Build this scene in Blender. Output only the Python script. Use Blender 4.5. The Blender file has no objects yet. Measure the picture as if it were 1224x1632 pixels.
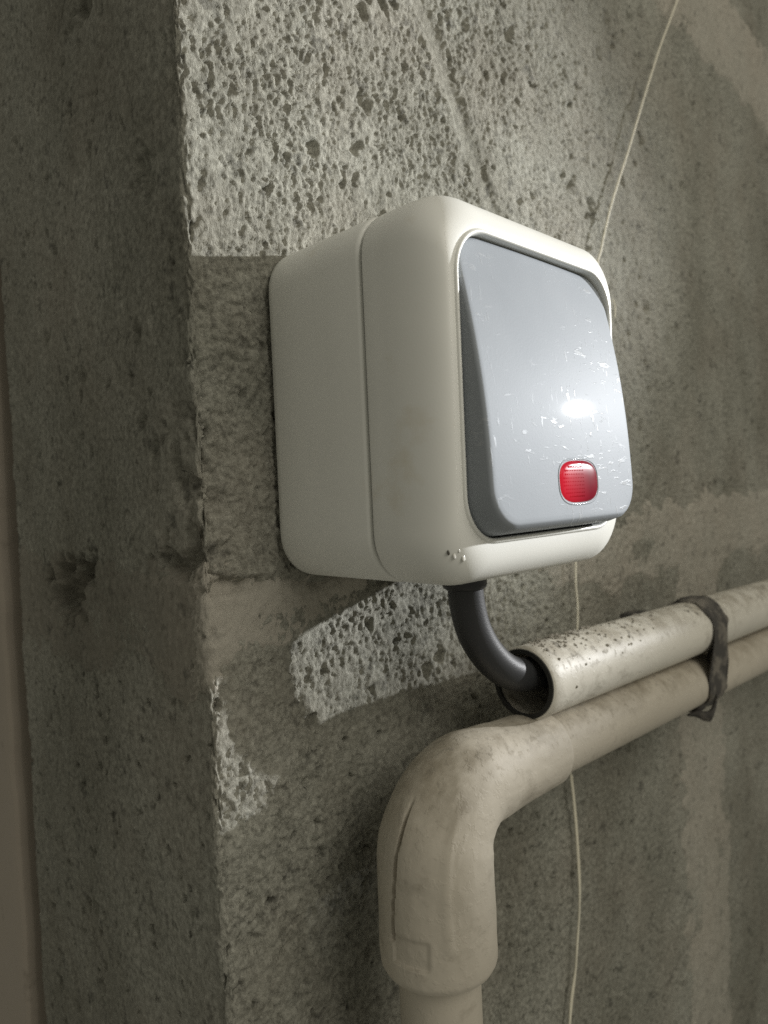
import bpy, bmesh, math, random
import numpy as np
from mathutils import Vector, Matrix

random.seed(4)
SC = bpy.context.scene
COL = SC.collection

# ------------------------------------------------------------------ camera
def make_camera():
    px, py, pz, yaw, pitch, roll, fpx = -.10728606, -.14710478, -.01972687, .77817809, -.03027978, -.04409032, 1129.3866
    f = Vector((math.sin(yaw) * math.cos(pitch), math.cos(yaw) * math.cos(pitch), math.sin(pitch)))
    r0 = Vector((math.cos(yaw), -math.sin(yaw), 0)); u0 = r0.cross(f)
    r = math.cos(roll) * r0 + math.sin(roll) * u0
    u = -math.sin(roll) * r0 + math.cos(roll) * u0
    cd = bpy.data.cameras.new('camera'); co = bpy.data.objects.new('camera', cd); COL.objects.link(co)
    co.matrix_world = Matrix(((r.x, u.x, -f.x, px), (r.y, u.y, -f.y, py), (r.z, u.z, -f.z, pz), (0, 0, 0, 1)))
    cd.sensor_fit = 'VERTICAL'; cd.sensor_height = 9.8; cd.lens = 9.8 * fpx / 1632
    cd.clip_start = .005; cd.clip_end = 50
    cd.dof.use_dof = True; cd.dof.focus_distance = .172; cd.dof.aperture_fstop = 4.8
    SC.camera = co
make_camera()

# ------------------------------------------------------------------ light
W = bpy.data.worlds.new('World'); SC.world = W; W.use_nodes = True
W.node_tree.nodes['Background'].inputs[0].default_value = (1.0, .96, .80, 1)
W.node_tree.nodes['Background'].inputs[1].default_value = .185

def aim(o, target):
    o.rotation_euler = (Vector(target) - o.location).to_track_quat('-Z', 'Y').to_euler()

# the hand torch that throws the hard shadows: about two metres off to the right, a little above
ld = bpy.data.lights.new('torch', 'SPOT'); torch = bpy.data.objects.new('torch', ld); COL.objects.link(torch)
torch.location = (1.70, -.905, .375); aim(torch, (-.160, 0, .040))
ld.energy = 244; ld.shadow_soft_size = .015; ld.spot_size = math.radians(12.6); ld.spot_blend = .75
ld.color = (.985, .99, 1.0)
# soft light of the room, from the right and in front
ad = bpy.data.lights.new('room_light', 'AREA'); room = bpy.data.objects.new('room_light', ad); COL.objects.link(room)
room.location = (.08, -.85, .50); aim(room, (.03, 0, .0))
ad.shape = 'DISK'; ad.size = .7; ad.energy = 4.0; ad.color = (1.0, .945, .83)

SC.view_settings.view_transform = 'Standard'; SC.view_settings.look = 'None'
SC.view_settings.exposure = 0; SC.view_settings.gamma = 1
SC.view_settings.use_curve_mapping = False
SC.render.engine = 'CYCLES'
SC.cycles.use_denoising = False      # the photograph is a grainy phone picture
SC.cycles.max_bounces = 6
SC.cycles.sample_clamp_indirect = 4

# ------------------------------------------------------------------ helpers
def tag(o, label=None, cat=None, group=None, kind=None):
    if label: o['label'] = label
    if cat: o['category'] = cat
    if group: o['group'] = group
    if kind: o['kind'] = kind
    return o

def empty(name, loc=(0, 0, 0)):
    o = bpy.data.objects.new(name, None); COL.objects.link(o); o.location = loc
    o.empty_display_size = .01
    return o

def mesh_obj(name, verts, faces, mat, parent=None, smooth=True):
    """verts in world coordinates; the parent's location is taken off"""
    me = bpy.data.meshes.new(name)
    v = np.asarray(verts, dtype=np.float64).reshape(-1, 3)
    if parent is not None: v = v - np.array(parent.location)
    me.from_pydata(v.tolist() if len(v) < 5000 else v, [], faces)
    me.validate(); me.update()
    if len(v) < 60000:
        bm = bmesh.new(); bm.from_mesh(me); bmesh.ops.recalc_face_normals(bm, faces=bm.faces[:]); bm.to_mesh(me); bm.free()
    if smooth: me.polygons.foreach_set('use_smooth', np.ones(len(me.polygons), dtype=bool))
    me.materials.append(mat)
    o = bpy.data.objects.new(name, me); COL.objects.link(o)
    if parent is not None: o.parent = parent
    return o

def grid_faces(nr, nc, closed=False, off=0):
    i = np.arange(nr - 1)[:, None]; j = np.arange(nc if closed else nc - 1)[None, :]
    j2 = (j + 1) % nc
    a = i * nc + j; b = i * nc + j2; c = (i + 1) * nc + j2; d = (i + 1) * nc + j
    return (np.stack([a, b, c, d], -1).reshape(-1, 4) + off)

# -------- noise on arrays
def _hash(ix, iy, seed):
    h = (ix.astype(np.int64) * 374761393 + iy.astype(np.int64) * 668265263 + seed * 974634777) & 0x7fffffff
    h = ((h ^ (h >> 13)) * 1274126177) & 0x7fffffff
    h = ((h ^ (h >> 15)) * 2246822519) & 0x7fffffff
    return ((h ^ (h >> 16)) & 0xffff) / 65535.0

def perlin(x, y, seed=0):
    x0 = np.floor(x); y0 = np.floor(y); fx = x - x0; fy = y - y0
    u = fx * fx * fx * (fx * (fx * 6 - 15) + 10); v = fy * fy * fy * (fy * (fy * 6 - 15) + 10)
    def g(ix, iy, dx, dy):
        a = _hash(ix, iy, seed) * 2 * np.pi
        return np.cos(a) * dx + np.sin(a) * dy
    n00 = g(x0, y0, fx, fy); n10 = g(x0 + 1, y0, fx - 1, fy)
    n01 = g(x0, y0 + 1, fx, fy - 1); n11 = g(x0 + 1, y0 + 1, fx - 1, fy - 1)
    return 1.5 * ((n00 * (1 - u) + n10 * u) * (1 - v) + (n01 * (1 - u) + n11 * u) * v)

def fbm(x, y, seed=0, octv=3, gain=.5):
    t = 0; a = 1
    for k in range(octv):
        t = t + a * perlin(x, y, seed + 17 * k); x = x * 2.03 + 11.3; y = y * 2.03 - 7.1; a *= gain
    return t

def worley(x, y, seed=0):
    """distance to the nearest cell point and that cell's random number"""
    x0 = np.floor(x); y0 = np.floor(y)
    best = np.full(x.shape, 9.0); rid = np.zeros(x.shape)
    for dx in (-1, 0, 1):
        for dy in (-1, 0, 1):
            cx = x0 + dx; cy = y0 + dy
            d = np.hypot(cx + _hash(cx, cy, seed) - x, cy + _hash(cx, cy, seed + 5) - y)
            m = d < best
            best = np.where(m, d, best); rid = np.where(m, _hash(cx, cy, seed + 9), rid)
    return best, rid

def sstep(a, b, x):
    t = np.clip((x - a) / (b - a), 0, 1); return t * t * (3 - 2 * t)

# ------------------------------------------------------------------ materials
def new_mat(name):
    m = bpy.data.materials.new(name); m.use_nodes = True
    nt = m.node_tree; return m, nt, nt.nodes['Principled BSDF']

def N(nt, t, **kw):
    n = nt.nodes.new(t)
    for k, v in kw.items():
        if k in ('op',): n.operation = v
        elif hasattr(n, k): setattr(n, k, v)
        else: n.inputs[k].default_value = v
    return n

def ramp(nt, src, stops):
    r = nt.nodes.new('ShaderNodeValToRGB'); e = r.color_ramp.elements
    while len(e) < len(stops): e.new(.5)
    for k, (p, c) in enumerate(stops):
        e[k].position = p; e[k].color = tuple(c) + (1,) if len(c) == 3 else c
    nt.links.new(src, r.inputs[0]); return r.outputs[0]

def mix(nt, fac, a, b, kind='MIX'):
    m = nt.nodes.new('ShaderNodeMix'); m.data_type = 'RGBA'; m.blend_type = kind
    if hasattr(fac, 'node'): nt.links.new(fac, m.inputs[0])
    else: m.inputs[0].default_value = fac
    for s, i in ((a, 6), (b, 7)):
        if hasattr(s, 'node'): nt.links.new(s, m.inputs[i])
        else: m.inputs[i].default_value = tuple(s) + (1,)
    return m.outputs[2]

def noise(nt, scale, detail=4, rough=.6, vec=None, stretch=None):
    tc = nt.nodes.new('ShaderNodeTexCoord'); src = tc.outputs['Object']
    if stretch:
        mp = nt.nodes.new('ShaderNodeMapping'); mp.inputs['Scale'].default_value = stretch[:3]
        if len(stretch) > 3: mp.inputs['Rotation'].default_value = stretch[3]
        nt.links.new(src, mp.inputs[0]); src = mp.outputs[0]
    n = nt.nodes.new('ShaderNodeTexNoise'); n.inputs['Scale'].default_value = scale
    n.inputs['Detail'].default_value = detail; n.inputs['Roughness'].default_value = rough
    nt.links.new(src, n.inputs['Vector']); return n.outputs['Fac']

def bump(nt, p, h, strength, dist):
    b = nt.nodes.new('ShaderNodeBump'); b.inputs['Strength'].default_value = strength
    b.inputs['Distance'].default_value = dist
    nt.links.new(h, b.inputs['Height']); nt.links.new(b.outputs[0], p.inputs['Normal'])

def concrete(name, c0, c1, tint, fine, stained=1.0):
    m, nt, p = new_mat(name)
    base = ramp(nt, noise(nt, 560, 6, .75), [(.34, c0), (.66, c1)])
    big = ramp(nt, noise(nt, 22, 4, .55), [(.42, (0, 0, 0)), (.70, (1, 1, 1))])
    c = mix(nt, big, base, tint)
    mm = nt.nodes.new('ShaderNodeMath'); mm.operation = 'MULTIPLY'; mm.inputs[1].default_value = .55
    nt.links.new(big, mm.inputs[0])
    c = mix(nt, mm.outputs[0], base, mix(nt, .6, base, tint))
    dark = ramp(nt, noise(nt, 140, 3, .6), [(.27, (.45, .45, .45)), (.42, (1, 1, 1))])
    c = mix(nt, .8, c, dark, 'MULTIPLY')
    stain = ramp(nt, noise(nt, 14, 6, .62, stretch=(1, 1, .6)), [(.36, (.66, .655, .63)), (.60, (1, 1, 1))])
    c = mix(nt, stained, c, stain, 'MULTIPLY')
    nt.links.new(c, p.inputs['Base Color'])
    p.inputs['Roughness'].default_value = .88; p.inputs['Specular IOR Level'].default_value = .35
    bump(nt, p, noise(nt, 1300, 5, .75, stretch=(1, 1, .5)), fine, .0010)
    return m

M_BLOCK = concrete('concrete_block', (.195, .192, .16), (.485, .48, .415), (.285, .25, .20), .8)
M_MORTAR = concrete('mortar', (.31, .297, .25), (.52, .497, .43), (.46, .405, .335), .8, .35)
def pale_plaster(m):
    # a paler daub of plaster where the box was bedded in
    nt = m.node_tree; p = nt.nodes['Principled BSDF']; old = p.inputs['Base Color'].links[0].from_socket
    tc = nt.nodes.new('ShaderNodeTexCoord'); mp = nt.nodes.new('ShaderNodeMapping'); mp.vector_type = 'POINT'
    mp.inputs['Location'].default_value = (-.006 / .034, 0, .052 / .020); mp.inputs['Scale'].default_value = (1 / .034, 12, 1 / .020)
    nt.links.new(tc.outputs['Object'], mp.inputs[0])
    ln = nt.nodes.new('ShaderNodeVectorMath'); ln.operation = 'LENGTH'; nt.links.new(mp.outputs[0], ln.inputs[0])
    ad = nt.nodes.new('ShaderNodeMath'); ad.operation = 'MULTIPLY_ADD'; ad.inputs[1].default_value = 1.1
    nt.links.new(noise(nt, 60, 5, .65), ad.inputs[0]); nt.links.new(ln.outputs['Value'], ad.inputs[2])
    mr = nt.nodes.new('ShaderNodeMapRange'); mr.inputs[1].default_value = 1.75; mr.inputs[2].default_value = 1.1
    nt.links.new(ad.outputs[0], mr.inputs[0])
    nt.links.new(mix(nt, mr.outputs[0], old, (.47, .443, .38)), p.inputs['Base Color'])
pale_plaster(M_MORTAR)
M_MORTAR_REVEAL = concrete('mortar_reveal', (.225, .215, .18), (.35, .335, .285), (.30, .265, .215), .6)  # darker mortar mix, close to the block colour, for the reveal

def plastic(name, col, rough, coat=0, fine=.12, dirt=None):
    m, nt, p = new_mat(name)
    c = ramp(nt, noise(nt, 60, 4, .6), [(.3, [k * .96 for k in col]), (.7, col)])
    if dirt:
        d = ramp(nt, noise(nt, dirt[0], 5, .65), [(dirt[1], (0, 0, 0)), (dirt[1] + .12, (1, 1, 1))])
        c = mix(nt, d, c, dirt[2])
    nt.links.new(c, p.inputs['Base Color'])
    p.inputs['Roughness'].default_value = rough
    if coat:
        p.inputs['Coat Weight'].default_value = coat; p.inputs['Coat Roughness'].default_value = .12
    bump(nt, p, noise(nt, 2600, 2, .5), fine, .0002)
    return m

M_BOX = plastic('box_plastic', (.83, .832, .785), .45, fine=.10, dirt=(34, .60, (.72, .69, .60)))
M_FRAME = plastic('frame_plastic', (.82, .822, .778), .36, fine=.08, dirt=(40, .62, (.73, .70, .61)))
M_GASKET = plastic('gasket_rubber', (.025, .025, .023), .8)
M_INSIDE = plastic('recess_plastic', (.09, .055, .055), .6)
M_CABLE = plastic('cable_rubber', (.028, .029, .031), .45, fine=.25)
M_STRAP = plastic('strap_tape', (.06, .056, .05), .85, fine=.3, dirt=(110, .48, (.17, .155, .13)))
M_STRING = plastic('string_fibre', (.82, .78, .64), .6)
M_BOARD = plastic('board_paint', (.40, .35, .29), .7, dirt=(70, .62, (.27, .235, .19)))

def rocker_mat():
    m, nt, p = new_mat('rocker_plastic')
    # scuffs: short pale marks, mostly in the middle where fingers press
    s1 = ramp(nt, noise(nt, 300, 4, .6, stretch=(.55, 1, 2.2, (0, .75, 0))), [(.61, (0, 0, 0)), (.66, (1, 1, 1))])
    s2 = ramp(nt, noise(nt, 650, 3, .55, stretch=(1.6, 1, .3, (0, -.45, 0))), [(.63, (0, 0, 0)), (.69, (1, 1, 1))])
    s3 = ramp(nt, noise(nt, 38, 3, .5), [(.44, (0, 0, 0)), (.58, (1, 1, 1))])
    sc = mix(nt, 1, mix(nt, 1, s1, s2, 'LIGHTEN'), s3, 'MULTIPLY')
    base = ramp(nt, noise(nt, 45, 4, .6), [(.3, (.300, .325, .355)), (.7, (.330, .355, .386))])  # grey plastic, with the highlight's bluish halo put into its colour
    mm = nt.nodes.new('ShaderNodeMath'); mm.operation = 'MULTIPLY'; mm.inputs[1].default_value = .18
    nt.links.new(sc, mm.inputs[0])
    nt.links.new(mix(nt, mm.outputs[0], base, (.75, .76, .76)), p.inputs['Base Color'])
    nt.links.new(ramp(nt, sc, [(0, (.50, .50, .50)), (1, (.30, .30, .30))]), p.inputs['Roughness'])
    p.inputs['Specular IOR Level'].default_value = .075; p.inputs['Specular Tint'].default_value = (.72, .86, 1, 1)  # blue tint imitates the cold lens glow around the torch highlight
    p.inputs['Coat Weight'].default_value = .05; p.inputs['Coat Roughness'].default_value = .055
    bump(nt, p, mix(nt, .25, sc, noise(nt, 1800, 3, .6)), .22, .0003)
    return m
M_ROCKER = rocker_mat()

def lens_mat():
    m, nt, p = new_mat('red_lens')
    p.inputs['Base Color'].default_value = (.17, .006, .018, 1)
    p.inputs['Roughness'].default_value = .25
    p.inputs['Coat Weight'].default_value = .12; p.inputs['Coat Roughness'].default_value = .06
    p.inputs['Specular IOR Level'].default_value = .04
    p.inputs['Emission Color'].default_value = (1, .03, .05, 1); p.inputs['Emission Strength'].default_value = .10
    # emission is strongest at the left end of the lens and fades rightwards
    tc = nt.nodes.new('ShaderNodeTexCoord'); sx = nt.nodes.new('ShaderNodeSeparateXYZ'); nt.links.new(tc.outputs['Object'], sx.inputs[0])
    mr = nt.nodes.new('ShaderNodeMapRange'); nt.links.new(sx.outputs['X'], mr.inputs[0])
    mr.inputs[1].default_value = -.007; mr.inputs[2].default_value = .006; mr.inputs[3].default_value = .55; mr.inputs[4].default_value = .015
    nt.links.new(mr.outputs[0], p.inputs['Emission Strength'])
    return m
M_LENS = lens_mat()

def pipe_mat(name, col, dust, gloss=.42):
    """pale PVC; dust and cement specks lie on what faces up"""
    m, nt, p = new_mat(name)
    base = ramp(nt, noise(nt, 30, 5, .65, stretch=(.5, 1, 1)), [(.3, [k * .84 for k in col]), (.68, col)])
    smear = ramp(nt, noise(nt, 75, 5, .7, stretch=(.8, 1, 1)), [(.56, (0, 0, 0)), (.72, (1, 1, 1))])
    mm = nt.nodes.new('ShaderNodeMath'); mm.operation = 'MULTIPLY'; mm.inputs[1].default_value = .5
    nt.links.new(smear, mm.inputs[0])
    c = mix(nt, mm.outputs[0], base, (.19, .165, .12))
    ge = nt.nodes.new('ShaderNodeNewGeometry'); sx = nt.nodes.new('ShaderNodeSeparateXYZ')
    nt.links.new(ge.outputs['True Normal'], sx.inputs[0])
    upw = ramp(nt, sx.outputs['Z'], [(.15, (0, 0, 0)), (.75, (1, 1, 1))])
    film = ramp(nt, noise(nt, 110, 5, .7), [(.40, (0, 0, 0)), (.66, (.75, .75, .75))])
    c = mix(nt, mix(nt, 1, film, upw, 'MULTIPLY'), c, (.27, .235, .175))
    sp = ramp(nt, noise(nt, 420, 3, .6), [(.55, (0, 0, 0)), (.64, (1, 1, 1))])
    patch = ramp(nt, noise(nt, 60, 3, .6), [(.38, (.1, .1, .1)), (.6, (1, 1, 1))])
    d = mix(nt, 1, mix(nt, 1, sp, upw, 'MULTIPLY'), patch, 'MULTIPLY')
    ms = nt.nodes.new('ShaderNodeMath'); ms.operation = 'MULTIPLY'; ms.inputs[1].default_value = dust
    nt.links.new(d, ms.inputs[0])
    c = mix(nt, ms.outputs[0], c, (.12, .107, .085))
    nt.links.new(c, p.inputs['Base Color'])
    nt.links.new(ramp(nt, d, [(0, (gloss, gloss, gloss)), (1, (.9, .9, .9))]), p.inputs['Roughness'])
    bump(nt, p, mix(nt, .5, noise(nt, 700, 4, .7), sp), .22, .0005)
    return m
M_PIPE = pipe_mat('pipe_pvc', (.70, .672, .595), .9, .5)
M_PIPE2 = pipe_mat('pipe_pvc_old', (.55, .505, .42), .32, .62)
M_CRUMB = plastic('cement_crumb', (.27, .25, .21), .9)

# ------------------------------------------------------------------ block wall
XC = -.0226          # arris of the wall
REV = .131           # depth of the reveal round the corner
RC = .0034           # roundness of the arris
def path(s, h):
    """point of the unrolled wall surface: s<0 runs along the reveal, s>0 along the front; h = relief outwards"""
    q = math.pi * RC / 4
    a = np.clip((s + q) / (2 * q), 0, 1) * math.pi / 2          # 0 reveal .. 90 front
    nx = -np.cos(a); ny = -np.sin(a)
    x = XC + RC + RC * nx + np.maximum(s - q, 0)
    y = RC + RC * ny + np.maximum(-s - q, 0)
    return x + nx * h, y + ny * h

def relief_block(s, z, seed):
    """height in metres"""
    S = s * 1000 + seed * 37.0; Z = z * 1000
    S, Z = S + 1.3 * fbm(S / 5, Z / 5, 3, 3, .55), Z + 1.3 * fbm(S / 5 + 9, Z / 5, 4, 3, .55)
    rough = sstep(-.004, .004, s)                                # front face is the raw aggregate, reveal is rubbed flat
    patchy = sstep(-.55, .25, fbm(S / 38, Z / 38, 61 + seed, 2)) * .45 + .55
    fade = 1 - .45 * sstep(.12, .30, s)
    amp = (.34 + .66 * rough * fade) * patchy
    f2, rid2 = worley(S / 1.9, Z / 2.5, 33 + seed)
    f0, rid0 = worley(S / 7.5 + 3, Z / 9.5, 27 + seed)
    st = (1 - sstep(.26, .44, f0)) * (rid0 > .66)                # larger stones, flat and smoother
    lump = np.abs(perlin(S / 2.2, Z / 3.4, 41 + seed)); grit = np.abs(perlin(S / 1.15 + 3, Z / 1.75, 43 + seed)); fine = perlin(S / .8, Z / 1.15, 45 + seed)
    dome = np.maximum(0, 1 - (f2 / (.30 + .3 * rid2)) ** 2) * rid2
    h = .30 * st + (1 - .6 * st) * amp * (1.10 * lump + .95 * grit + .28 * fine + .60 * dome - .85)
    h = h + .55 * fbm(S / 26, Z / 30, 51 + seed, 3) + .09 * fbm(S / .95, Z / 4.0, 55 + seed, 2) * (.4 + .6 * rough)
    W1 = fbm(S / 3.0, Z / 3.6, 75, 3); W2 = fbm(S / 1.7, Z / 2.2, 85, 3)
    p1, r1 = worley(S / 17, Z / 22, 71 + seed)                   # pits between the stones
    h = h - (.9 + 1.2 * r1) * (1 - sstep(.02, .07 + .13 * r1, p1 + .07 * W1)) * (r1 > .80)
    p2, r2 = worley(S / 6.5, Z / 9.5, 81 + seed)
    h = h - 1.1 * (1 - sstep(.0, .20, p2 + .17 * W2)) * (r2 > .86)
    p3, r3 = worley(S / 8.0 + 5, Z / 9.5, 87 + seed)              # deep little blow holes
    h = h - 2.6 * (1 - sstep(.03, .07 + .16 * r3 ** 3, p3 + .05 * W2)) * (r3 > (.55 if seed > 1 else .86)) * (1 if seed > 1 else .7)
    return h / 1000 - .0014

def holes(s, z, h):
    S = s * 1000; Z = z * 1000
    for (hs, hz, rs, rz, dp) in ((-.086, -.048, .016, .013, .009), (-.070, -.040, .009, .007, .006), (-.014, -.036, .009, .005, .005), (-.004, -.030, .004, .006, .003), (.007, -.0415, .014, .0022, .003), (-.02, .062, .006, .008, .002), (-.05, .12, .010, .007, .004)):
        dd = np.hypot((s - hs) / rs, (z - hz) / rz) + .5 * fbm(S / 6, Z / 6, 97, 3)
        h = h - dp * (1 - sstep(.30, 1.0, dd))
    return h

def block_extra(s, z, h):
    x = s + XC
    S = s * 1000; Z = z * 1000
    # trowel groove running down to the top of the switch
    t = np.clip(((x - .062) * .036 + (z - .137) * -.060) / (.036 ** 2 + .060 ** 2), -.5, 1.15)
    d = np.hypot(x - (.062 + .036 * t), z - (.137 - .060 * t)) + .0012 * perlin(S / 7, Z / 7, 5)
    g = (1 - sstep(.0014, .0055, d)) * (s > .02)
    h = h * (1 - .85 * g) - .0024 * g
    # spalled arris
    k = (1 - sstep(.0, .016, np.abs(s + .002) + .006 * fbm(S / 9, Z / 9, 91, 2))) * sstep(.05, .35, fbm(S / 8 + 3, Z / 11, 93, 3) + .25 * (1 - sstep(.012, .035, np.abs(z + .027))))
    k = k * (.18 + .82 * (1 - sstep(.02, .045, np.abs(z + .030))))
    h = h - .0028 * k + .0012 * k * fbm(S / 2.2, Z / 2.2, 95, 2)
    return holes(s, z, h)

def sheet(name, s, z, hfun, mat, parent, depth=.016):
    Sg, Zg = np.meshgrid(s, z)
    h = hfun(Sg, Zg)
    X, Y = path(Sg, h)
    nr, nc = Sg.shape
    V = np.stack([X, Y, Zg], -1)
    # a skirt turned inwards all round gives the piece its thickness
    Xb, Yb = path(np.clip(Sg, s[0] + .0, s[-1]), np.full_like(h, -depth))
    ring = [(0, j) for j in range(nc)] + [(i, nc - 1) for i in range(1, nr)] + [(nr - 1, j) for j in range(nc - 2, -1, -1)] + [(i, 0) for i in range(nr - 2, 0, -1)]
    idx = np.array([i * nc + j for i, j in ring])
    back = np.stack([Xb, Yb, Zg], -1).reshape(-1, 3)[idx]
    F = grid_faces(nr, nc)
    n0 = nr * nc; m = len(idx)
    k = np.arange(m)
    F2 = np.stack([idx, n0 + k, n0 + (k + 1) % m, idx[(k + 1) % m]], -1)
    verts = np.concatenate([V.reshape(-1, 3), back]); faces = np.concatenate([F, F2])
    me = bpy.data.meshes.new(name)
    me.vertices.add(len(verts)); me.vertices.foreach_set('co', verts.astype(np.float32).ravel())
    me.loops.add(faces.size); me.loops.foreach_set('vertex_index', faces.astype(np.int32).ravel())
    me.polygons.add(len(faces)); me.polygons.foreach_set('loop_start', np.arange(0, faces.size, 4, dtype=np.int32))
    me.polygons.foreach_set('loop_total', np.full(len(faces), 4, dtype=np.int32))
    me.update(calc_edges=True); me.validate()
    me.polygons.foreach_set('use_smooth', np.ones(len(me.polygons), dtype=bool))
    me.materials.append(mat)
    o = bpy.data.objects.new(name, me); COL.objects.link(o); o.parent = parent
    return o

def spacing(a, b, fn):
    out = [a]
    while out[-1] < b: out.append(out[-1] + fn(out[-1]))
    out[-1] = b
    return np.array(out)
s_step = lambda s: .00075 if s < -.004 else (.00043 if s < .11 else .00043 + (s - .11) * .005)

wall = empty('block_wall')
tag(wall, 'grey rough concrete block wall with mortar joints behind the switch', 'wall')

def edge_roll(z, lo, hi):
    return -.0009 * (1 - sstep(0, .004, z - lo)) - .0009 * (1 - sstep(0, .004, hi - z))

def add_block(s0, s1, z0, z1, seed, dz, step=s_step):
    s = spacing(s0, s1, step); z = np.arange(z0, z1 + dz * .5, dz)
    def hf(S, Z):
        h = block_extra(S, Z, relief_block(S, Z, seed)) + edge_roll(Z, z0, z1)
        if s0 > 0: h = h - .003 * (1 - sstep(0, .004, S - s0))
        return h - .003 * (1 - sstep(0, .004, s1 - S))
    return sheet('concrete_block', s, z, hf, M_BLOCK, wall)
add_block(-REV, .52, -.0435, .222, 1, .00048)
add_block(-REV, .284, -.300, -.0450, 2, .00052)
add_block(.298, .70, -.420, -.0585, 3, .0011, lambda s: .0014)
add_block(-REV, .70, .235, .50, 4, .0016, lambda s: .0018)
add_block(-REV, .284, -.56, -.314, 5, .003, lambda s: .003)

def add_mortar(s, z, inside, mat=None):
    def hf(S, Z):
        a = S * 1000; b = Z * 1000
        d = inside(S, Z) + .0060 * fbm(a / 24, b / 15, 101, 4, .6) + .0018 * fbm(a / 3, b / 3, 103, 3)
        h = .0007 * fbm(a / 26, b / 20, 105, 2) + .00042 * fbm(a / 1.9, b / 3, 107, 4, .65) + .0003
        p, r = worley(a / 7, b / 7, 109)
        h = h - .0011 * (1 - sstep(.04, .16, p)) * (r > .72)
        return holes(S, Z, h - .0022 + np.where(d < 0, np.maximum(d * .45, -.006), np.minimum(d * .24, .0010)))
    return sheet('mortar_joint', s, z, hf, mat or M_MORTAR, wall, depth=.02)
def bed(S, Z):
    x = S + XC
    up = np.interp(x, [-.15, -.03, .0, .13, .26, .6], [-.036, -.036, -.0425, -.040, -.029, -.029])
    lo = np.interp(x, [-.15, -.03, .0, .012, .028, .038, .09, .13, .26, .6], [-.068, -.067, -.061, -.054, -.049, -.036, -.036, -.062, -.068, -.068])
    return np.minimum(up - Z, Z - lo)
add_mortar(spacing(-.030, .69, lambda s: .0008 if s < .12 else .0016), np.arange(-.095, -.012, .0008), lambda S, Z: np.minimum(bed(S, Z), S + .009))
add_mortar(spacing(-REV + .002, .012, lambda s: .0008), np.arange(-.100, -.012, .0008), lambda S, Z: np.minimum(bed(S, Z), -.002 - S), M_MORTAR_REVEAL)
add_mortar(np.arange(.235, .355, .0012), np.arange(-.41, -.055, .0015), lambda S, Z: np.minimum(S - XC * 0 - .262, .318 - S))
add_mortar(np.arange(-.129, .69, .0025), np.arange(.16, .30, .0016), lambda S, Z: np.minimum(Z - np.interp(S, [.2, .3, .45], [.215, .205, .200]), .252 - Z))

def box(name, x0, x1, y0, y1, z0, z1, mat, parent=None, bev=0):
    bm = bmesh.new(); bmesh.ops.create_cube(bm, size=1)
    for v in bm.verts: v.co = Vector(((x0 + x1) / 2 + v.co.x * (x1 - x0), (y0 + y1) / 2 + v.co.y * (y1 - y0), (z0 + z1) / 2 + v.co.z * (z1 - z0)))
    if bev: bmesh.ops.bevel(bm, geom=bm.edges[:] + bm.verts[:], offset=bev, segments=3, affect='EDGES')
    if parent is not None: bmesh.ops.translate(bm, verts=bm.verts[:], vec=-Vector(parent.location))
    me = bpy.data.meshes.new(name); bm.to_mesh(me); bm.free(); me.materials.append(mat)
    o = bpy.data.objects.new(name, me); COL.objects.link(o); o.parent = parent
    return o
box('light_stop_core', XC + .016, .69, .012, .128, -.56, .49, M_BLOCK, wall)  # added behind the blocks so no ambient light leaks through
box('light_stop_core', XC + .050, XC + .09, .129, .45, -.56, .49, M_BLOCK, wall)  # added behind the gap to shut out ambient light and keep it dark

# board that stands behind the dark gap at the end of the reveal
def make_board():
    zs = np.arange(-.50, .40, .004); prof = []
    ys = np.array([.1495, .1502, .152, .156, .2, .26, .32, .40])
    V = []
    for z in zs:
        w = .0013 * float(fbm(np.array([z * 45]), np.array([.3]), 7, 3)[0])
        row = [(XC + .048, ys[0] + w, z)]
        for k, y in enumerate(ys):
            row.append((XC + (.004 if k == 0 else .0015 if k == 1 else .0004 if k == 2 else 0) + .0004 * float(perlin(np.array([y * 60]), np.array([z * 9]), 2)[0]), y + (w if k < 3 else 0), z))
        row.append((XC + .048, ys[-1], z))
        V.append(row)
    V = np.array(V); nr, nc = V.shape[:2]
    F = grid_faces(nr, nc, closed=True).tolist()
    F.append(list(range(nc))[::-1]); F.append([(nr - 1) * nc + j for j in range(nc)])
    o = mesh_obj('timber_board', V.reshape(-1, 3), F, M_BOARD, smooth=False)
    tag(o, 'pale brown vertical board at far left beyond the dark gap', 'board')
make_board()

# ------------------------------------------------------------------ switch
def rrect(x0, x1, z0, z1, r, n=10, m=10):
    """rounded rectangle, anticlockwise, same point count whatever the radius"""
    P = []
    cs = [((x1 - r, z1 - r), 0), ((x0 + r, z1 - r), 90), ((x0 + r, z0 + r), 180), ((x1 - r, z0 + r), 270)]
    for k, ((cx, cz), a0) in enumerate(cs):
        arc = [(cx + r * math.cos(math.radians(a0 + 90 * i / n)), cz + r * math.sin(math.radians(a0 + 90 * i / n))) for i in range(n + 1)]
        P += arc
        (nx_, nz_), na = cs[(k + 1) % 4]
        ex = (nx_ + r * math.cos(math.radians(na)), nz_ + r * math.sin(math.radians(na)))
        for i in range(1, m): P.append((arc[-1][0] + (ex[0] - arc[-1][0]) * i / m, arc[-1][1] + (ex[1] - arc[-1][1]) * i / m))
    return P

def loft(name, loops, mat, parent, cap0=False, cap1=False):
    n = len(loops[0]); V = np.array(loops).reshape(-1, 3)
    F = grid_faces(len(loops), n, closed=True).tolist()
    if cap0: F.append(list(range(n)))
    if cap1: F.append([(len(loops) - 1) * n + j for j in range(n)][::-1])
    return mesh_obj(name, V, F, mat, parent)

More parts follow.
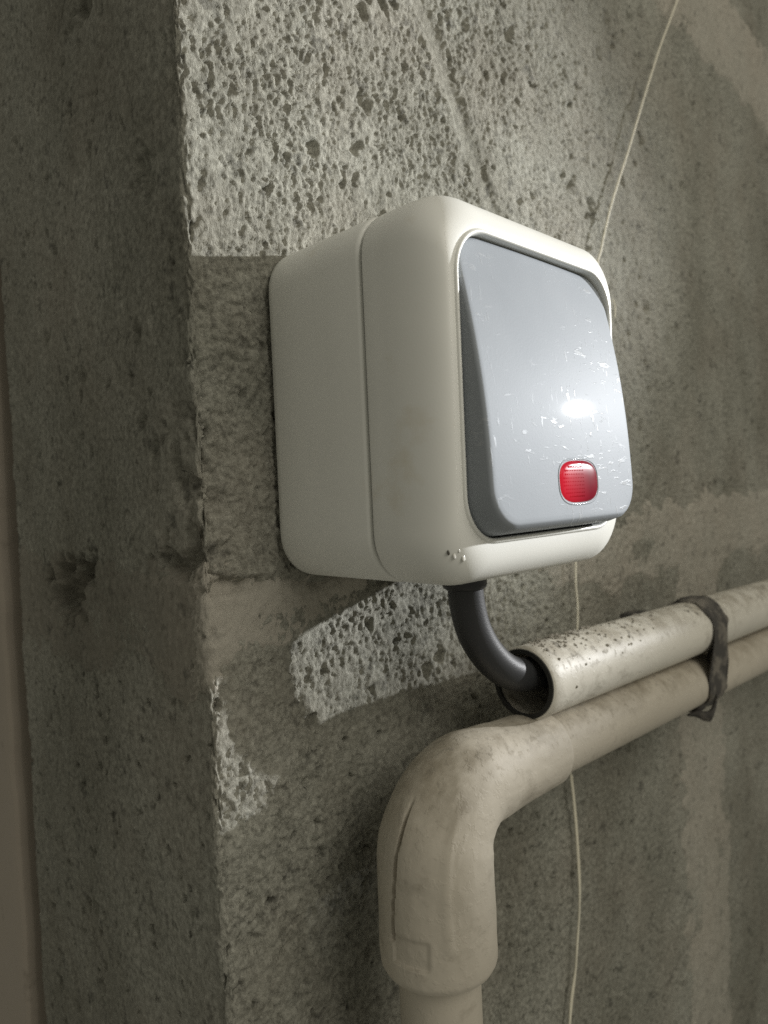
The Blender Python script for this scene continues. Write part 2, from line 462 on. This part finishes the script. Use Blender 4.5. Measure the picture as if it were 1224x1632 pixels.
BW, BH, BT, BB = .077, .040, .0429, .0412
switch = empty('light_switch', (BW / 2, 0, -BH))
tag(switch, 'white surface mounted switch box with grey rocker and red indicator', 'light switch')
def ring(l, r, t, b, rad, y):
    return [(x, y, z) for x, z in rrect(l, BW - r, -BB + b, BT - t, rad)]
# rear housing
L = [ring(.0035, .0035, .0035, .0035, .009, .0003), ring(.0006, .0006, .0006, .0006, .011, .0002), ring(.0001, .0001, .0001, .0001, .0115, -.0004), ring(0, 0, 0, 0, .0115, -.002)]
L += [ring(0, 0, 0, 0, .0115, y) for y in (-.012, -.022, -.0325)]
L += [ring(.00012, .00012, .00012, .00012, .0115, -.0331), ring(.0005, .0005, .0005, .0005, .011, -.0335), ring(.003, .003, .003, .003, .009, -.0335)]
loft('back_box', L, M_BOX, switch, cap0=True, cap1=True)
loft('gasket', [ring(.0022, .0022, .0022, .0022, .010, .0022), ring(.0022, .0022, .0022, .0022, .010, .0001)], M_GASKET, switch, True, True)
loft('seam_seal', [ring(.0011, .0011, .0011, .0011, .0105, -.0330), ring(.0011, .0011, .0011, .0011, .0105, -.0350)], M_GASKET, switch, True, True)
# front cover: side, big rounded shoulder, lip of the opening, inner wall
OL, OR, OT, OB = .0064, .0068, BT - .0343, BB - .0317
L = [ring(.003, .003, .003, .003, .009, -.0343), ring(.0006, .0006, .0006, .0006, .0113, -.0343), ring(.00015, .00015, .00015, .00015, .0118, -.0346), ring(0, 0, 0, 0, .012, -.0353), ring(0, 0, 0, 0, .012, -.038)]
for i in range(0, 19):
    a = math.radians(90 * i / 18); k = 1 - math.cos(a); y = -.0412 - .0141 * math.sin(a)
    f = k * .93; t = min(1, max(0, (-.0465 - y) / .0088)); g = .93 * (1 - math.sqrt(1 - t * t))
    L.append(ring(OL * f, OR * g, OT * g, OB * g, .012 - .0015 * f, y))
L += [ring(OL - .0004, OR - .0004, OT - .0004, OB - .0004, .0106, -.0553)]
for i in range(1, 8):                                # a small bead runs round the opening
    a = math.radians(180 * i / 8); e = -.0004 + .00055 * (1 - math.cos(a))
    L.append(ring(OL + e, OR + e, OT + e, OB + e, .0103 - e, -.0553 - .00062 * math.sin(a)))
L += [ring(OL + .0007, OR + .0007, OT + .0007, OB + .0007, .0099, -.0548), ring(OL + .0008, OR + .0008, OT + .0008, OB + .0008, .0098, -.046)]
loft('front_cover', L, M_FRAME, switch)
loft('recess', [ring(OL - .0005, OR - .0005, OT - .0005, OB - .0005, .0098, -.0475), ring(OL - .0005, OR - .0005, OT - .0005, OB - .0005, .0098, -.0470)], M_INSIDE, switch, True, True)

# rocker: face bows outwards to its pressed-out lower end
PZ = np.array([-.032, -.0285, -.018, -.008, .005, .014, .023, .029, .0345])
PY = np.array([-.0626, -.0625, -.0620, -.0613, -.0599, -.0584, -.0566, -.0551, -.0539])
_c = np.polyfit(PZ, PY, 4)
rface = lambda z, x=.0385: float(np.polyval(_c, z)) + .65 * (x - .0340) ** 2
RX0, RX1, RZ0, RZ1 = OL + .0011, BW - OR - .0011, -.0286, BT - OT - .0009
def rk(d, r): return rrect(RX0 + d, RX1 - d, RZ0 + d, RZ1 - d, max(r, .0004), 12, 14)
L = []
for k, (e, yy) in enumerate(((-.0003, -.048), (-.0002, -.053))):
    L.append([(x, yy, z - (.0021 if z < 0 else 0) * min(1, max(0, (-.012 - z) / .016))) for x, z in rk(e, .0085)])
def lower(t): return [(x, rface(z, x) + .0009 + t, z - .0004 * min(1, max(0, (-.012 - z) / .016))) for x, z in rk(0, .0085)]
mid = []
for x, z in rk(-.0001, .0085):
    yy = min(-.0532, rface(z, x) + .004); mid.append((x, yy, z - .0014 * min(1, max(0, (-.012 - z) / .016))))
L.append(mid); L.append(lower(0))
for a in (25, 50, 70, 90):
    e = .0009 * (1 - math.cos(math.radians(a)))
    L.append([(x, rface(z, x) + .0009 * (1 - math.sin(math.radians(a))), z) for x, z in rk(e, .0085 - e)])
RCX, RCZ = (RX0 + RX1) / 2, (RZ0 + RZ1) / 2
for k in (.97, .92, .85, .76, .66, .55, .44, .33, .22, .12, .04):
    L.append([(RCX + k * (x - RCX), rface(RCZ + k * (z - RCZ), RCX + k * (x - RCX)), RCZ + k * (z - RCZ)) for x, z in rk(.0009, .0076)])
rocker = loft('rocker', L, M_ROCKER, switch, cap1=True)

# red indicator lens in the rocker
LX, LZ, LA, LB = .0405, -.0196, .0084, .0048
def sup(k, dy, n=56, e=3.0):
    P = []
    for i in range(n):
        t = 2 * math.pi * i / n; c_, s_ = math.cos(t), math.sin(t)
        x = LX + (LA + k) * math.copysign(abs(c_) ** (2 / e), c_); z = LZ + (LB + k) * math.copysign(abs(s_) ** (2 / e), s_)
        P.append((x, rface(z, x) + dy, z))
    return P
rim = loft('lens_rim', [sup(.0008, .0004), sup(.0007, .00000), sup(.0005, -.00012), sup(.0003, -.00010), sup(.00015, .0001), sup(-.0001, .0006)], M_ROCKER, switch)
lens = loft('indicator_lens', [sup(.0002, .0006), sup(.00005, .00000), sup(-.0004, -.0003), sup(-.0009, -.0004), sup(-.002, -.0005), sup(-.0035, -.00055)], M_LENS, switch, cap1=True)
def lens_grid():
    bm = bmesh.new()
    nx, nz = 13, 11
    for i in range(nx):
        for j in range(nz):
            x = LX - .0079 + i * .00074; z = LZ - .0042 + j * .00084
            if abs((x - LX) / (LA - .0009)) ** 3 + abs((z - LZ) / (LB - .0008)) ** 3 > .92: continue
            y = rface(z, x) - .0003
            q = [bm.verts.new((x + a * .00033, y, z + b * .00036)) for a, b in ((-1, -1), (1, -1), (1, 1), (-1, 1))]
            t = bm.verts.new((x, y - .00036, z))
            for k in range(4): bm.faces.new((q[k], q[(k + 1) % 4], t))
    bmesh.ops.recalc_face_normals(bm, faces=bm.faces[:])
    bmesh.ops.translate(bm, verts=bm.verts[:], vec=-Vector(switch.location))
    me = bpy.data.meshes.new('lens_facets'); bm.to_mesh(me); bm.free(); me.materials.append(M_LENS)
    o = bpy.data.objects.new('lens_facets', me); COL.objects.link(o); o.parent = lens; o['kind'] = 'stuff'
lens_grid()

# small blobs of dried paint on the lower left of the cover
def blob(name, c, r, sq, mat, parent, seed):
    bm = bmesh.new(); bmesh.ops.create_icosphere(bm, subdivisions=2, radius=1)
    rng = random.Random(seed)
    for v in bm.verts:
        k = 1 + rng.uniform(-.12, .12)
        v.co = Vector((c[0] + v.co.x * r * k, c[1] + v.co.y * r * sq * k, c[2] + v.co.z * r * 1.3 * k)) - (Vector(parent.location) if parent else Vector())
    me = bpy.data.meshes.new(name); bm.to_mesh(me); bm.free(); me.materials.append(mat)
    me.polygons.foreach_set('use_smooth', np.ones(len(me.polygons), dtype=bool))
    o = bpy.data.objects.new(name, me); COL.objects.link(o); o.parent = parent
    return o
M_GLOSS = plastic('dried_paint', (.66, .65, .60), .15)
M_GRIME = plastic('grime_spot', (.05, .045, .035), .7)

# ------------------------------------------------------------------ tubes
def tube(name, pts, rad, mat, parent=None, n=28, inner=None, cap=True, wob=None):
    """sweep; rad a number or one per point; inner = bore radius makes a hollow pipe"""
    P = [Vector(p) for p in pts]; m = len(P)
    R = [rad] * m if not hasattr(rad, '__len__') else list(rad)
    T = [(P[min(i + 1, m - 1)] - P[max(i - 1, 0)]).normalized() for i in range(m)]
    a = T[0].orthogonal().normalized(); fr = []
    for i in range(m):
        a = (a - T[i] * a.dot(T[i])).normalized(); fr.append((a.copy(), T[i].cross(a)))
    def lp(i, r, sh=0): 
        a, b = fr[i]; return [tuple(P[i] + T[i] * sh + (a * math.cos(2 * math.pi * k / n) + b * math.sin(2 * math.pi * k / n)) * (r + (wob(i, 2 * math.pi * k / n) if wob else 0))) for k in range(n)]
    if inner:
        loops = [lp(i, R[i]) for i in range(m)] + [lp(m - 1, inner)] + [lp(i, inner) for i in range(m - 1, -1, -1)]
        loops.append(loops[0])
        V = np.array(loops).reshape(-1, 3); F = grid_faces(len(loops), n, closed=True).tolist()
        o = mesh_obj(name, V, F, mat, parent)
    else:
        loops = [lp(i, R[i]) for i in range(m)]
        V = np.array(loops).reshape(-1, 3); F = grid_faces(m, n, closed=True).tolist()
        if cap: F.append(list(range(n))[::-1]); F.append([(m - 1) * n + k for k in range(n)])
        o = mesh_obj(name, V, F, mat, parent)
    md = o.modifiers.new('edges', 'EDGE_SPLIT'); md.split_angle = math.radians(42)
    return o

def catmull(P, k=10):
    P = [Vector(p) for p in P]; Q = [P[0] * 2 - P[1]] + P + [P[-1] * 2 - P[-2]]; out = []
    for i in range(1, len(Q) - 2):
        for j in range(k):
            t = j / k; a, b, c, d = Q[i - 1:i + 3]
            out.append(.5 * ((2 * b) + (c - a) * t + (2 * a - 5 * b + 4 * c - d) * t * t + (3 * b - a - 3 * c + d) * t ** 3))
    out.append(P[-1]); return out

# upper conduit, open at its left end
UY, UR = -.0270, .0109
uz = lambda x: -.0788 - .0304 * (x - .08)
upper = empty('conduit_pipe', (.066, UY, uz(.066) - UR))
tag(upper, 'upper pale plastic conduit with dirty top and open end taking the black cable', 'conduit')
xs = [.0655, .0661] + list(np.linspace(.07, .62, 60))
tube('pipe_wall', [(x, UY, uz(x)) for x in xs], [UR - .0005, UR] + [UR] * 60, M_PIPE, upper, n=64, inner=.0094)
tube('end_ring', [(.0651, UY, uz(.065)), (.0662, UY, uz(.066))], .0102, M_GASKET, upper, n=64, inner=.0089)

# lower conduit with its elbow, turning down
LY, LR = -.0268, .0100
lz = lambda x: -.0999 - .0384 * (x - .08)
VX, BR = .0240, .0160
lower_pipe = empty('elbow_conduit', (VX, LY, -.42))
tag(lower_pipe, 'lower pale brown conduit with a bulky elbow turning straight down', 'conduit')
tube('horizontal_pipe', [(x, LY, lz(x)) for x in np.linspace(.055, .62, 40)], LR, M_PIPE2, lower_pipe, n=56, inner=.0085)
tube('vertical_pipe', [(VX, LY, z) for z in np.linspace(-.125, -.42, 30)], .0105, M_PIPE2, lower_pipe, n=56, inner=.0088)
def make_elbow():
    zc = lz(VX + BR) ; pts = []; rr = []
    for x in np.linspace(.0740, VX + BR, 34): pts.append((x, LY, lz(x)))
    for a in np.linspace(90, 180, 46)[1:]:
        pts.append((VX + BR + BR * math.cos(math.radians(a)), LY, zc - BR + BR * math.sin(math.radians(a))))
    z1 = pts[-1][2]
    for z in np.linspace(z1, -.1395, 50)[1:]: pts.append((VX, LY, z))
    m = len(pts); P = np.array(pts); n = 220
    d = np.concatenate([[0], np.cumsum(np.linalg.norm(np.diff(P, axis=0), axis=1))]); Ltot = d[-1]
    T = np.gradient(P, axis=0); T /= np.linalg.norm(T, axis=1)[:, None]
    A = np.zeros_like(T); A[:, 1] = -1.0                       # angle 0 faces the room
    B = np.cross(T, A)                                         # 90 degrees: outside of the bend
    th = np.linspace(0, 2 * np.pi, n, endpoint=False)
    tt, dd = np.meshgrid((np.degrees(th) + 180) % 360 - 180, d)
    u = dd / Ltot
    base = np.interp(dd, [0, .02, .05, Ltot - .03, Ltot - .004, Ltot - .0012, Ltot], [.0115, .0120, .0141, .0148, .0150, .0149, .0143])
    base = base - .0005 * (1 - sstep(0, .0012, dd))
    deg = np.abs
    out = 1
    sgn = SG
    seam = sgn * (96 - 6 * np.sin(u * 3.0)) + 3 * np.sin(u * 9)
    w = sstep(.57, .62, u) * (1 - sstep(.865, .875, u))
    g = w * (1 - sstep(1.2, 2.6, deg(tt - seam)))
    base = base - .0026 * g
    base = base - .0003 * w * (sgn * (tt - seam) > 0) * sstep(.3, 1, 1 - sstep(20, 60, deg(tt - seam)))   # shell beyond the seam sits lower
    win = sstep(.845, .852, u) * (1 - sstep(.925, .931, u)) * (sgn * (tt - seam) < -2) * (1 - sstep(17, 22, deg(tt - (seam - sgn * 20))))
    base = base - .00045 * win
    ridge = sstep(.55, .60, u) * (1 - sstep(.86, .90, u)) * np.exp(-((tt - sgn * 38) / 5.0) ** 2)
    base = base + .0003 * ridge
    base = base + .00012 * fbm(tt / 20, dd * 120, 5, 3)
    V = P[:, None, :] + base[..., None] * (np.cos(np.radians(tt))[..., None] * A[:, None, :] + np.sin(np.radians(tt))[..., None] * B[:, None, :])
    V = np.concatenate([(P[:1, None, :] + .0099 * (V[:1] - P[:1, None, :]) / base[:1, :, None]), V, (P[-1:, None, :] + .0103 * (V[-1:] - P[-1:, None, :]) / base[-1:, :, None])])
    F = grid_faces(m + 2, n, closed=True)
    o = mesh_obj('elbow', V.reshape(-1, 3), F.tolist(), M_PIPE2, lower_pipe)
    md = o.modifiers.new('edges', 'EDGE_SPLIT'); md.split_angle = math.radians(50)
SG = 1
make_elbow()

# black cable from the box into the upper conduit
cable = empty('power_cable', (.0425, -.0252, -.040))
tag(cable, 'black rubber cable curving from the switch box into the upper conduit', 'cable')
CP = catmull([(.0425, -.0250, -.036), (.0428, -.0250, -.047), (.0437, -.0253, -.0545), (.0458, -.0258, -.0608), (.0500, -.0264, -.0668), (.0562, -.0269, -.0720), (.0640, -.0270, -.0752), (.0760, -.0270, -.0768), (.1000, -.0270, -.0785), (.14, -.0270, -.0805)], 10)
tube('cable_sheath', CP, .0049, M_CABLE, cable, n=32)
tube('cable_gland', [(.0426, -.0250, z) for z in (-.0390, -.0462, -.0470, -.0475)], [.0061, .0061, .0058, .0050], M_CABLE, cable, n=36)

# black strap round both pipes
def make_strap():
    xc = .187; yu, zu = UY, uz(xc); yl, zl = LY, lz(xc)
    o = empty('pipe_strap', (xc, (yu + yl) / 2, zl - LR)); tag(o, 'ragged black strap wrapped around both conduits at right', 'strap')
    cx, cz = (yu + yl) / 2, (zu + zl) / 2
    n = 96; out = []
    for i in range(n):
        a = 2 * math.pi * i / n; dr = Vector((math.cos(a), math.sin(a)))
        best = max((Vector((yu, zu)).dot(dr) + UR, Vector((yl, zl)).dot(dr) + LR))
        out.append(best)
    # support function -> hull points
    hull = []
    for i in range(n):
        a = 2 * math.pi * i / n; h = out[i]; dh = (out[(i + 1) % n] - out[i - 1]) / (4 * math.pi / n)
        hull.append((h * math.cos(a) - dh * math.sin(a), h * math.sin(a) + dh * math.cos(a)))
    for i in range(n):                     # sag into the groove between the pipes on the room side
        y, z = hull[i]
    V = []; prof = [(-.0085, .0001), (-.0085, .0009), (-.006, .0014), (-.002, .0012), (.002, .0016), (.006, .0013), (.0088, .0009), (.0088, .0001)]
    for i in range(n):
        a = 2 * math.pi * i / n
        y, z = hull[i]; nrm = Vector((math.cos(a), math.sin(a)))
        gz = math.exp(-((z - cz) / .006) ** 2) * (1 if y < cx else 0)
        for (dx, t) in prof:
            wv = .0009 * math.sin(a * 3 + dx * 300) + .0007 * math.sin(a * 7 + 1)
            k = t + .0003 * math.sin(a * 11 + dx * 900) - gz * .0022 * (t > .0005) + .0006 * gz
            wide = .85 + .35 * math.exp(-((z - cz + .004) / .011) ** 2) * (y < cx)
            V.append((xc + .004 * (wide - .85) + dx * wide + wv + .10 * (z - cz), y + nrm.x * k, z + nrm.y * k))
    m = len(prof); F = []
    for i in range(n):
        for j in range(m):
            F.append((i * m + j, ((i + 1) % n) * m + j, ((i + 1) % n) * m + (j + 1) % m, i * m + (j + 1) % m))
    mesh_obj('band', V, F, M_STRAP, o)
    # loose tail hanging at the underside
    T = catmull([(xc - .006, LY - .0108, zl - .006), (xc - .010, LY - .0098, zl - .0105), (xc - .012, LY - .0058, zl - .0100), (xc - .014, LY - .0030, zl - .0106)], 8)
    Vt = []; Ft = []
    for i, p in enumerate(T):
        w = .0042 * (1 - i / len(T)) + .0003
        for (a, b) in ((-1, 0), (1, 0), (1, .0011), (-1, .0011)): Vt.append((p.x + a * w * .4, p.y - b, p.z + a * w * .6))
    for i in range(len(T) - 1):
        for j in range(4): Ft.append((i * 4 + j, i * 4 + (j + 1) % 4, i * 4 + 4 + (j + 1) % 4, i * 4 + 4 + j))
    Ft += [(3, 2, 1, 0), tuple(len(T) * 4 - 4 + k for k in range(4))]
    mesh_obj('loose_tail', Vt, Ft, M_STRAP, o)
    box('spacer', xc - .007, xc + .007, -.0178, .002, zl - .004, zu + .004, M_STRAP, o, .0008)
    lump = blob('knot', (xc + .006, min(yu, yl) - .0080, cz - .001), .0062, .55, M_STRAP, o, 3)
make_strap()

# thin string along the wall, to the right of the switch
def make_string():
    o = empty('string', (.1235, -.0012, -.26)); tag(o, 'thin off-white string hanging down the wall right of the switch', 'string')
    P = [(.290, -.004, .268), (.2538, -.003, .216), (.2302, -.0025, .1823), (.2047, -.002, .139), (.1786, -.0018, .0963), (.1692, -.0016, .0759), (.1650, -.0016, .0674), (.156, -.0015, .040), (.147, -.0015, 0), (.1404, -.0014, -.0509), (.1403, -.0014, -.0733), (.1340, -.0014, -.105), (.1315, -.0014, -.1331), (.1333, -.0014, -.1548), (.1344, -.0014, -.1802), (.1296, -.0014, -.208), (.1235, -.0014, -.2271), (.117, -.0014, -.26)]
    rs = random.Random(3); Q = catmull(P, 3); Q = [q + Vector((rs.uniform(-.00035, .00035), rs.uniform(-.0003, 0), 0)) for q in Q]
    tube('twisted_yarn', catmull(Q, 5), .00043, M_STRING, o, n=10)
    P2 = [(x + .0004 + .0004 * math.sin(i * 1.7), y - .0004, z) for i, (x, y, z) in enumerate(P[12:])]
    tube('loose_strand', catmull(P2, 10), .00028, M_STRING, o, n=8)
    tube('loose_strand', catmull([(.1795, -.0012, .0575), (.1799, -.0018, .054), (.1795, -.0016, .0495)], 6), .00028, M_STRING, o, n=8)
make_string()

# cement crumbs lying on the upper conduit
def crumbs():
    rng = random.Random(8); bm = bmesh.new()
    for i in range(240):
        x = .069 + abs(rng.gauss(0, .035)); a = rng.gauss(8, 24)
        r = rng.uniform(.00018, .00062)
        if i < 36: x = rng.gauss(.090, .006); a = rng.gauss(-12, 10); r = rng.uniform(.0004, .0012)
        c = Vector((x, UY - UR * math.sin(math.radians(a)), uz(x) + UR * math.cos(math.radians(a))))
        g = bmesh.ops.create_icosphere(bm, subdivisions=1, radius=r)
        for v in g['verts']: v.co = v.co * rng.uniform(.65, 1.2) + c
    me = bpy.data.meshes.new('cement_crumbs'); bm.to_mesh(me); bm.free(); me.materials.append(M_CRUMB)
    o = bpy.data.objects.new('cement_crumbs', me); COL.objects.link(o)
    tag(o, 'brown cement crumbs and dust lying along the upper conduit', 'debris', kind='stuff')
crumbs()

# dried paint on the cover (placed on its surface by a ray from in front)
def on_cover(x, z):
    ob = bpy.data.objects['front_cover']; bpy.context.view_layer.update()
    inv = ob.matrix_world.inverted()
    ok, loc, nr, _ = ob.ray_cast(inv @ Vector((x, -.2, z)), Vector((0, 1, 0)))
    return ob.matrix_world @ loc if ok else Vector((x, -.054, z))
for k, (x, z, r) in enumerate(((.0052, -.0338, .00055), (.0072, -.0345, .0006), (.0058, -.0328, .0003))):
    p = on_cover(x, z); blob('paint_drip', (p.x, p.y, p.z), r, .5, M_GLOSS, switch, k)
p = on_cover(.0040, -.0330); blob('grime_spot', (p.x, p.y, p.z), .0005, .3, M_GRIME, switch, 9)
